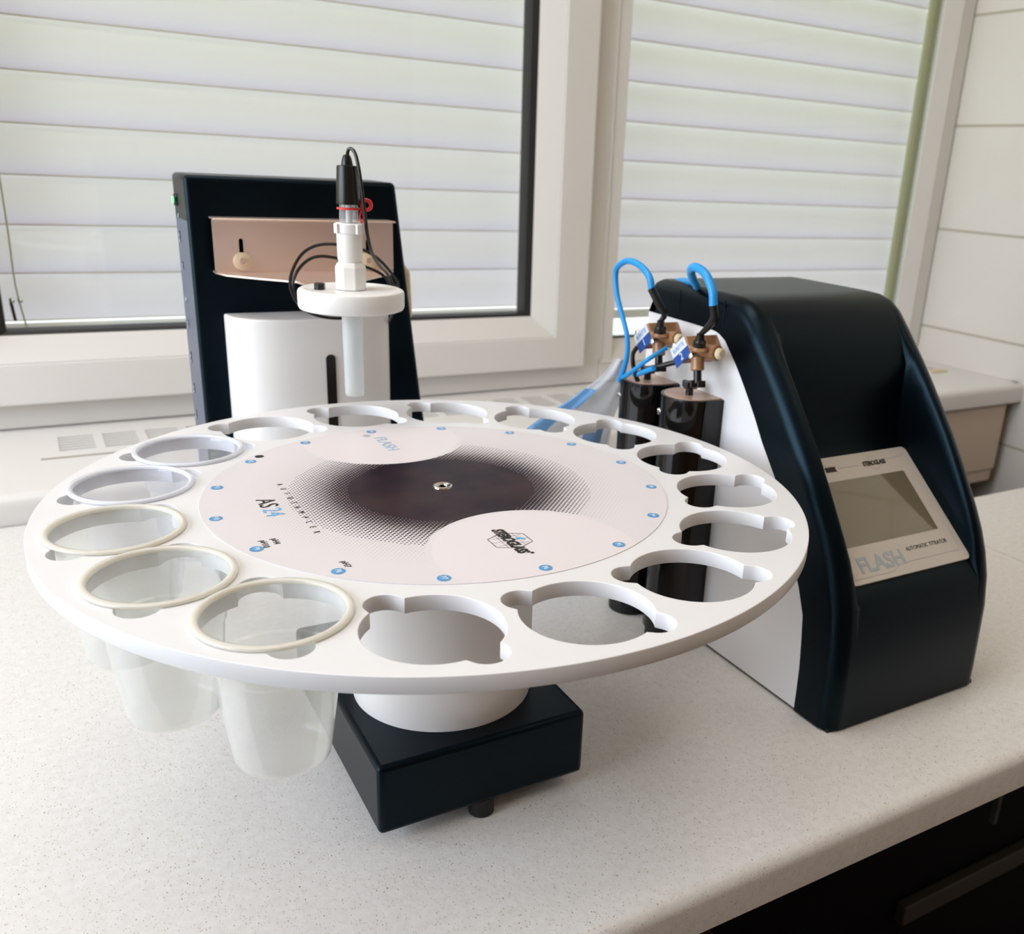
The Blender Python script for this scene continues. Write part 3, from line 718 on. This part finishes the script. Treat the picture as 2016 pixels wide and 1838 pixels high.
sub('screen', pprism(rect_loop(-.0565, .0500, .0310, .0885, .001), .0012, .0019), 'screen', smooth=0, label='grey touch screen')
sub('usb_port', pprism(rect_loop(-.0330, -.0200, .0975, .1020), .0010, .0019), 'black', smooth=0, label='dark USB port')
sub('usb_contact', pprism(rect_loop(-.0218, -.0200, .0972, .1016), .0018, .0021), 'cream', smooth=0)
def ptext(name, s, size, m, x, y, **k):
    return text(name, s, size, m, pan, onp(.0018, x, y), **k)
ptext('lettering_flash', 'FLASH', .0180, 'pale_blue_ink', -.0275, .0140, offset=.00045)
ptext('lettering_automatic_titrator', 'AUTOMATIC TITRATOR', .0050, 'black_ink', .0275, .0195, space=1.05, sx=.85)
ptext('lettering_steroglass', 'STEROGLASS', .0058, 'black_ink', .0225, .1000, shear=.2, offset=.00025, space=.9, sx=.85)
def lines():
    b = BM(); done = []
    def ln(p, q, w=.00022):
        d = Vector((q[0]-p[0], q[1]-p[1])); n = Vector((-d.y, d.x)).normalized()*w
        vs = [b.verts.new(mtp @ Vector((a[0]+s*n.x, a[1]+s*n.y, .0018))) for a, s in ((p, 1), (p, -1), (q, -1), (q, 1))]; b.faces.new(vs)
    pl = [(-.0615, .030), (-.0615, .0045), (-.020, .0045), (-.010, .0095), (.058, .0095), (.0615, .013), (.0615, .030)]
    for a, c in zip(pl, pl[1:]): ln(a, c)
    done.append(('border_line', b)); b = BM()
    pl = [(-.060, .104), (-.036, .1055), (-.018, .100), (.004, .100)]
    for a, c in zip(pl, pl[1:]): ln(a, c)
    done.append(('border_line', b)); b = BM()
    ln((.036, .1015), (.060, .104))
    done.append(('border_line', b)); b = BM()
    c = (.0225, .1000); s = .0070; hx = [(c[0]+s*math.sin(R(60*k)), c[1]+s*math.cos(R(60*k))) for k in range(6)]
    for k in range(6): ln(hx[k], hx[(k+1) % 6])
    done.append(('emblem_outline', b)); b = BM()
    ln((-.0520, .0995), (-.0430, .0995), .0003); ln((-.0500, .0995), (-.0485, .1015)); ln((-.0485, .0995), (-.0465, .0975))
    done.append(('usb_symbol', b)); return done
for nm, b_ in lines(): sub(nm, b_, 'grey_ink', smooth=0)

# burette covers: half cylinders against the white side
def burette(cy, r, z0, z1, px):
    bt = P('burette_cover', prism(BM(), [(X0+.001, cy+r), (px+r, cy+r)] + [(px+r - r*math.sin(PI*k/30), cy + r*math.cos(PI*k/30)) for k in range(1, 30)] + [(px+r, cy-r), (X0+.001, cy-r)], 2, z0, z1), 'gloss_black', ti, TOt, smooth=40, bevel=.0006, label='glossy black rounded burette cover')
    q = .0028
    tp = obj('top_cap', prism(BM(), [(X0+.001, cy+r-q), (px+r, cy+r-q)] + [(px+r - (r-q)*math.sin(PI*k/30), cy + (r-q)*math.cos(PI*k/30)) for k in range(1, 30)] + [(px+r, cy-r+q), (X0+.001, cy-r+q)], 2, z1-.002, z1+.0006), 'cap_tan', bt, smooth=40, label='pinkish tan cap')
    kx, ky = px + .022, cy - .002
    kn = obj('thumb_screw', cyl(BM(), .0032, z1, z1+.008, (kx, ky, 0), 16), 'black', bt)
    b = BM()
    for a in range(4): box(b, -.0020, .0068, -.0020, .0020, z1+.0065, z1+.0120, mt=Matrix.Translation((kx, ky, 0)) @ Matrix.Rotation(R(90*a+20), 4, 'Z'))
    obj('thumb_screw_head', b, 'black', kn, smooth=0, bevel=.0006)
    obj('side_screw', lathe(BM(), [(0, 0), (.0032, 0), (.0028, .0018), (0, .0026)], mt=axis_m((px+r*.16, cy+r*.52, z1-.016), (-.84, .54, 0)), n=20), 'chrome', bt)
    return bt
burette(.0815, .0258, .010, .2250, .2300)
burette(.1440, .0262, .010, .2245, .2300)
for cy in (.0815, .1440):
    P('burette_base', cyl(BM(), .020, 0, .0105, (.252, cy, 0), 32), 'rubber', ti, TOt)

# valves with labels
def valve(cy, cz, num, tilt=-40):
    base = Matrix.Translation((.2555, cy, cz)) @ Matrix.Rotation(R(tilt), 4, 'X')
    # local: +x into casing, local y = towards window, local z up; label on the -x side
    v = P('valve', box(BM(), -.0170, .0155, -.0095, .0085, -.0080, .0080, mt=base), 'tan', ti, TOt, bevel=.0012, label='amber-brown valve block')
    def S_(name, bm, m, **k): return obj(name, bm, m, v, **k)
    lm = Matrix.Translation((.2555, cy, cz)) @ Matrix.Rotation(R(tilt), 4, 'X')
    # printed label: two tone, on -x face, long axis along local -y/+z
    S_('label_top', box(BM(), -.0176, -.0169, -.0080, .0140, .0000, .0085, mt=lm), 'label_white', smooth=0)
    S_('label_bottom', box(BM(), -.0176, -.0169, -.0080, .0140, -.0085, .0000, mt=lm), 'label_blue', smooth=0, label='blue label field')
    tm = lm @ Matrix.Translation((-.0177, .0030, .0040)) @ Matrix.Rotation(R(-90), 4, 'Z') @ Matrix.Rotation(R(90), 4, 'X')
    text('lettering_burette', 'BURETTE', .0050, 'blue_ink', v, tm, sx=.8)
    tm = lm @ Matrix.Translation((-.0177, .0030, -.0040)) @ Matrix.Rotation(R(-90), 4, 'Z') @ Matrix.Rotation(R(90), 4, 'X')
    text('label_number', num, .0085, 'white_ink', v, tm)
    # side block with cream end cap
    S_('actuator', cyl(BM(), .0064, 0, .019, mt=axis_m((.2510, cy-.0100, cz+.0005), (.05, -1, .12)), n=28, ch=.001), 'tan')
    S_('actuator_cap', cyl(BM(), .0046, .017, .0225, mt=axis_m((.2500, cy-.0130, cz+.0005), (.05, -1, .12)), n=24, ch=.0015), 'cream', label='cream end cap')
    # lower outlet with thumb screw
    w0 = Vector((.2440, cy-.0135, cz-.0030)); dn = Vector((-.10, -.28, -1)).normalized()
    S_('outlet', cyl(BM(), .0055, 0, .011, mt=axis_m(w0, dn), n=24, ch=.0008), 'tan')
    th = S_('thumb_screw', cyl(BM(), .0033, .010, .021, mt=axis_m(w0, dn), n=16), 'black')
    b = BM()
    for a in range(4): box(b, 0, .0062, -.0019, .0019, .0190, .0245, mt=axis_m(w0, dn) @ Matrix.Rotation(R(90*a), 4, 'Z'))
    obj('thumb_screw_head', b, 'black', th, smooth=0, bevel=.0005)
    # inlet fitting on top
    w1_ = Vector((.2405, cy-.0185, cz+.0060)); u1 = Vector((-.10, -.18, 1)).normalized()
    S_('port_ring', lathe(BM(), [(.0030, 0), (.0075, 0), (.0078, .0014), (.0060, .0030), (.0030, .0030)], mt=axis_m(w1_ - u1*.002, u1), n=28, closed=True), 'tan')
    S_('hose_fitting', lathe(BM(), [(0, 0), (.0052, 0), (.0052, .005), (.0036, .0065), (.0030, .0110), (0, .0110)], mt=axis_m(w1_, u1), n=12), 'black')
    for (dy, dz) in ((-.0125, -.002), (.0145, .001)):
        S_('valve_screw', lathe(BM(), [(0, 0), (.0027, 0), (.0022, .0018), (0, .0024)], mt=axis_m((.2385 if dy < 0 else .2410, cy+dy, cz+dz), (-1, -.2, .1)), n=16), 'chrome')
    return v, w1_ + u1*.011
v2, f2 = valve(.0760, .2640, '2')
v1, f1 = valve(.1310, .2655, '1')
def hose(pts, r, m, label, cap=False): return P('hose', tube(BM(), pts, r, n=12, sm=8), m, ti, TOt, label=label)
# black sleeves then blue hoses
hose([tuple(f2), (.2385, .0460, .2880), (.2370, .0375, .2960), (.2350, .0374, .3065)], lambda s: .0020 + .0014*min(1, s*1.6), 'black', 'black hose sleeve of valve 2')
hose([(.2350, .0374, .3055), (.2350, .0405, .3169), (.2350, .0504, .3275), (.2360, .0642, .3312), (.2400, .0758, .3285), (.2480, .0845, .3215), (.2600, .0930, .3125), (.2800, .1250, .3115), (.2950, .1800, .3000), (.2900, .1900, .2600)], .0034, 'blue', 'blue hose of valve 2')
hose([tuple(f1), (.2350, .1000, .2900), (.2300, .1030, .2990), (.2255, .1080, .3095)], lambda s: .0020 + .0014*min(1, s*1.6), 'black', 'black hose sleeve of valve 1')
hose([(.2260, .1075, .3080), (.2250, .1116, .3186), (.2250, .1262, .3258), (.2250, .1442, .3275), (.2250, .1581, .3220), (.2250, .1627, .3143), (.2250, .1578, .2963), (.2250, .1442, .2756), (.2250, .1382, .2646), (.2250, .1363, .2489), (.2250, .1418, .2325), (.2262, .1480, .2240)], lambda s: .0030 - .0008*min(1, s*1.5), 'blue', 'long blue hose loop of valve 1')
hose([(.2440, .1060, .2600), (.2300, .1050, .2540), (.2250, .1077, .2496), (.2250, .1224, .2397), (.2250, .1360, .2312), (.2255, .1420, .2285)], .0019, 'blue', 'short blue hose below valve 1')
hose([(.2250, .0950, .2462), (.2250, .1050, .2420), (.2250, .1166, .2369), (.2260, .1250, .2345)], .0022, 'blue', 'blue end of crossing hose')
hose([(.2400, .0860, .2522), (.2330, .0950, .2480), (.2280, .1060, .2430), (.2240, .1209, .2352)], .0022, 'black', 'black hose from valve 2 to rear burette')
hose([(.2400, .1440, .2540), (.2350, .1425, .2470), (.2350, .1379, .2334), (.2400, .1390, .2250)], .0020, 'black', 'black hose from valve 1 to rear burette')

# ------------------------------------------------------------------ plastic bag behind the carousel
def bag():
    rnd = random.Random(3)
    t = thing('plastic_bag', 'crumpled clear plastic bag with blue print hanging behind the carousel from blue hoses', 'bag', (.20, .22, 0))
    ctr = [Vector((.2255, .146, .2440)), Vector((.2235, .156, .226)), Vector((.219, .178, .200)), Vector((.211, .200, .172)), Vector((.203, .214, .140)), Vector((.194, .224, .100)), Vector((.197, .226, .060)), Vector((.202, .226, .020)), Vector((.204, .226, .003))]
    hw = [.005, .010, .022, .036, .048, .052, .048, .044, .035]; hd = [.003, .005, .006, .008, .011, .015, .018, .018, .012]
    n = 48; cen = spline(ctr, 4); N = len(cen)
    def ip(a, s): k = s*(len(a)-1); i = min(int(k), len(a)-2); return a[i]+(a[i+1]-a[i])*(k-i)
    ph = [rnd.uniform(0, 6) for _ in range(6)]
    side = Vector((.93, -.37, 0)).normalized(); dep = Vector((.37, .93, 0))
    def pt(i, k, off=0):
        s = i/(N-1); w, d = ip(hw, s)+off, ip(hd, s)+off; a = 2*PI*k/n
        j = 1 + .10*math.sin(3*a+ph[0]+4*s) + .07*math.sin(7*a+ph[1]-6*s) + .05*math.sin(11*a+ph[2]+9*s)
        return cen[i] + side*(w*math.cos(a)*j) + dep*(d*math.sin(a)*(j+.35*math.sin(5*a+ph[3]+8*s)))
    b = BM(); rings = [[b.verts.new(pt(i, k)) for k in range(n)] for i in range(N)]
    for A, B in zip(rings, rings[1:]):
        for k in range(n): b.faces.new((A[k], A[(k+1) % n], B[(k+1) % n], B[k]))
    b.faces.new(rings[0]); b.faces.new(rings[-1][::-1])
    o = obj('film', b, 'film', t, smooth=180); o.location = (-.20, -.22, 0)
    b = BM(); V = {}
    def inside(i, k):
        s = i/(N-1); a = 2*PI*(k+.5)/n; u = math.cos(a)      # u: -1 left edge .. +1 right edge, front where sin < 0
        if math.sin(a) > .1: return False
        if .16 < s < .62 and u < -.60 + .25*math.sin(s*9): return True         # band along the left edge
        if (.29 < s < .345 and -.15 < u < .60) or (.345 <= s < .47 and .38 < u < .66): return True   # arc
        if .70 < s < .80 and -.6 < u < -.1: return True
        return False
    for i in range(N-1):
        for k in range(n):
            if inside(i, k):
                q = []
                for (ii, kk) in ((i, k), (i, (k+1) % n), (i+1, (k+1) % n), (i+1, k)):
                    if (ii, kk) not in V: V[(ii, kk)] = b.verts.new(pt(ii, kk, .0009))
                    q.append(V[(ii, kk)])
                b.faces.new(q)
    o2 = obj('blue_print', b, 'film_blue', t, smooth=180, label='blue printed areas'); o2.location = (-.20, -.22, 0)
bag()

# ceiling luminaires (fittings of the two lamps)
for x, y in ((-.35, .15), (.75, -.9)):
    b = BM(); box(b, x-.62, x+.62, y-.27, y+.27, 1.665, ZC)
    tagp(obj('ceiling_lamp', b, 'white', smooth=0, bevel=.004), 'flat white ceiling lamp ' + ('above the carousel' if y > 0 else 'behind the camera'), 'lamp')
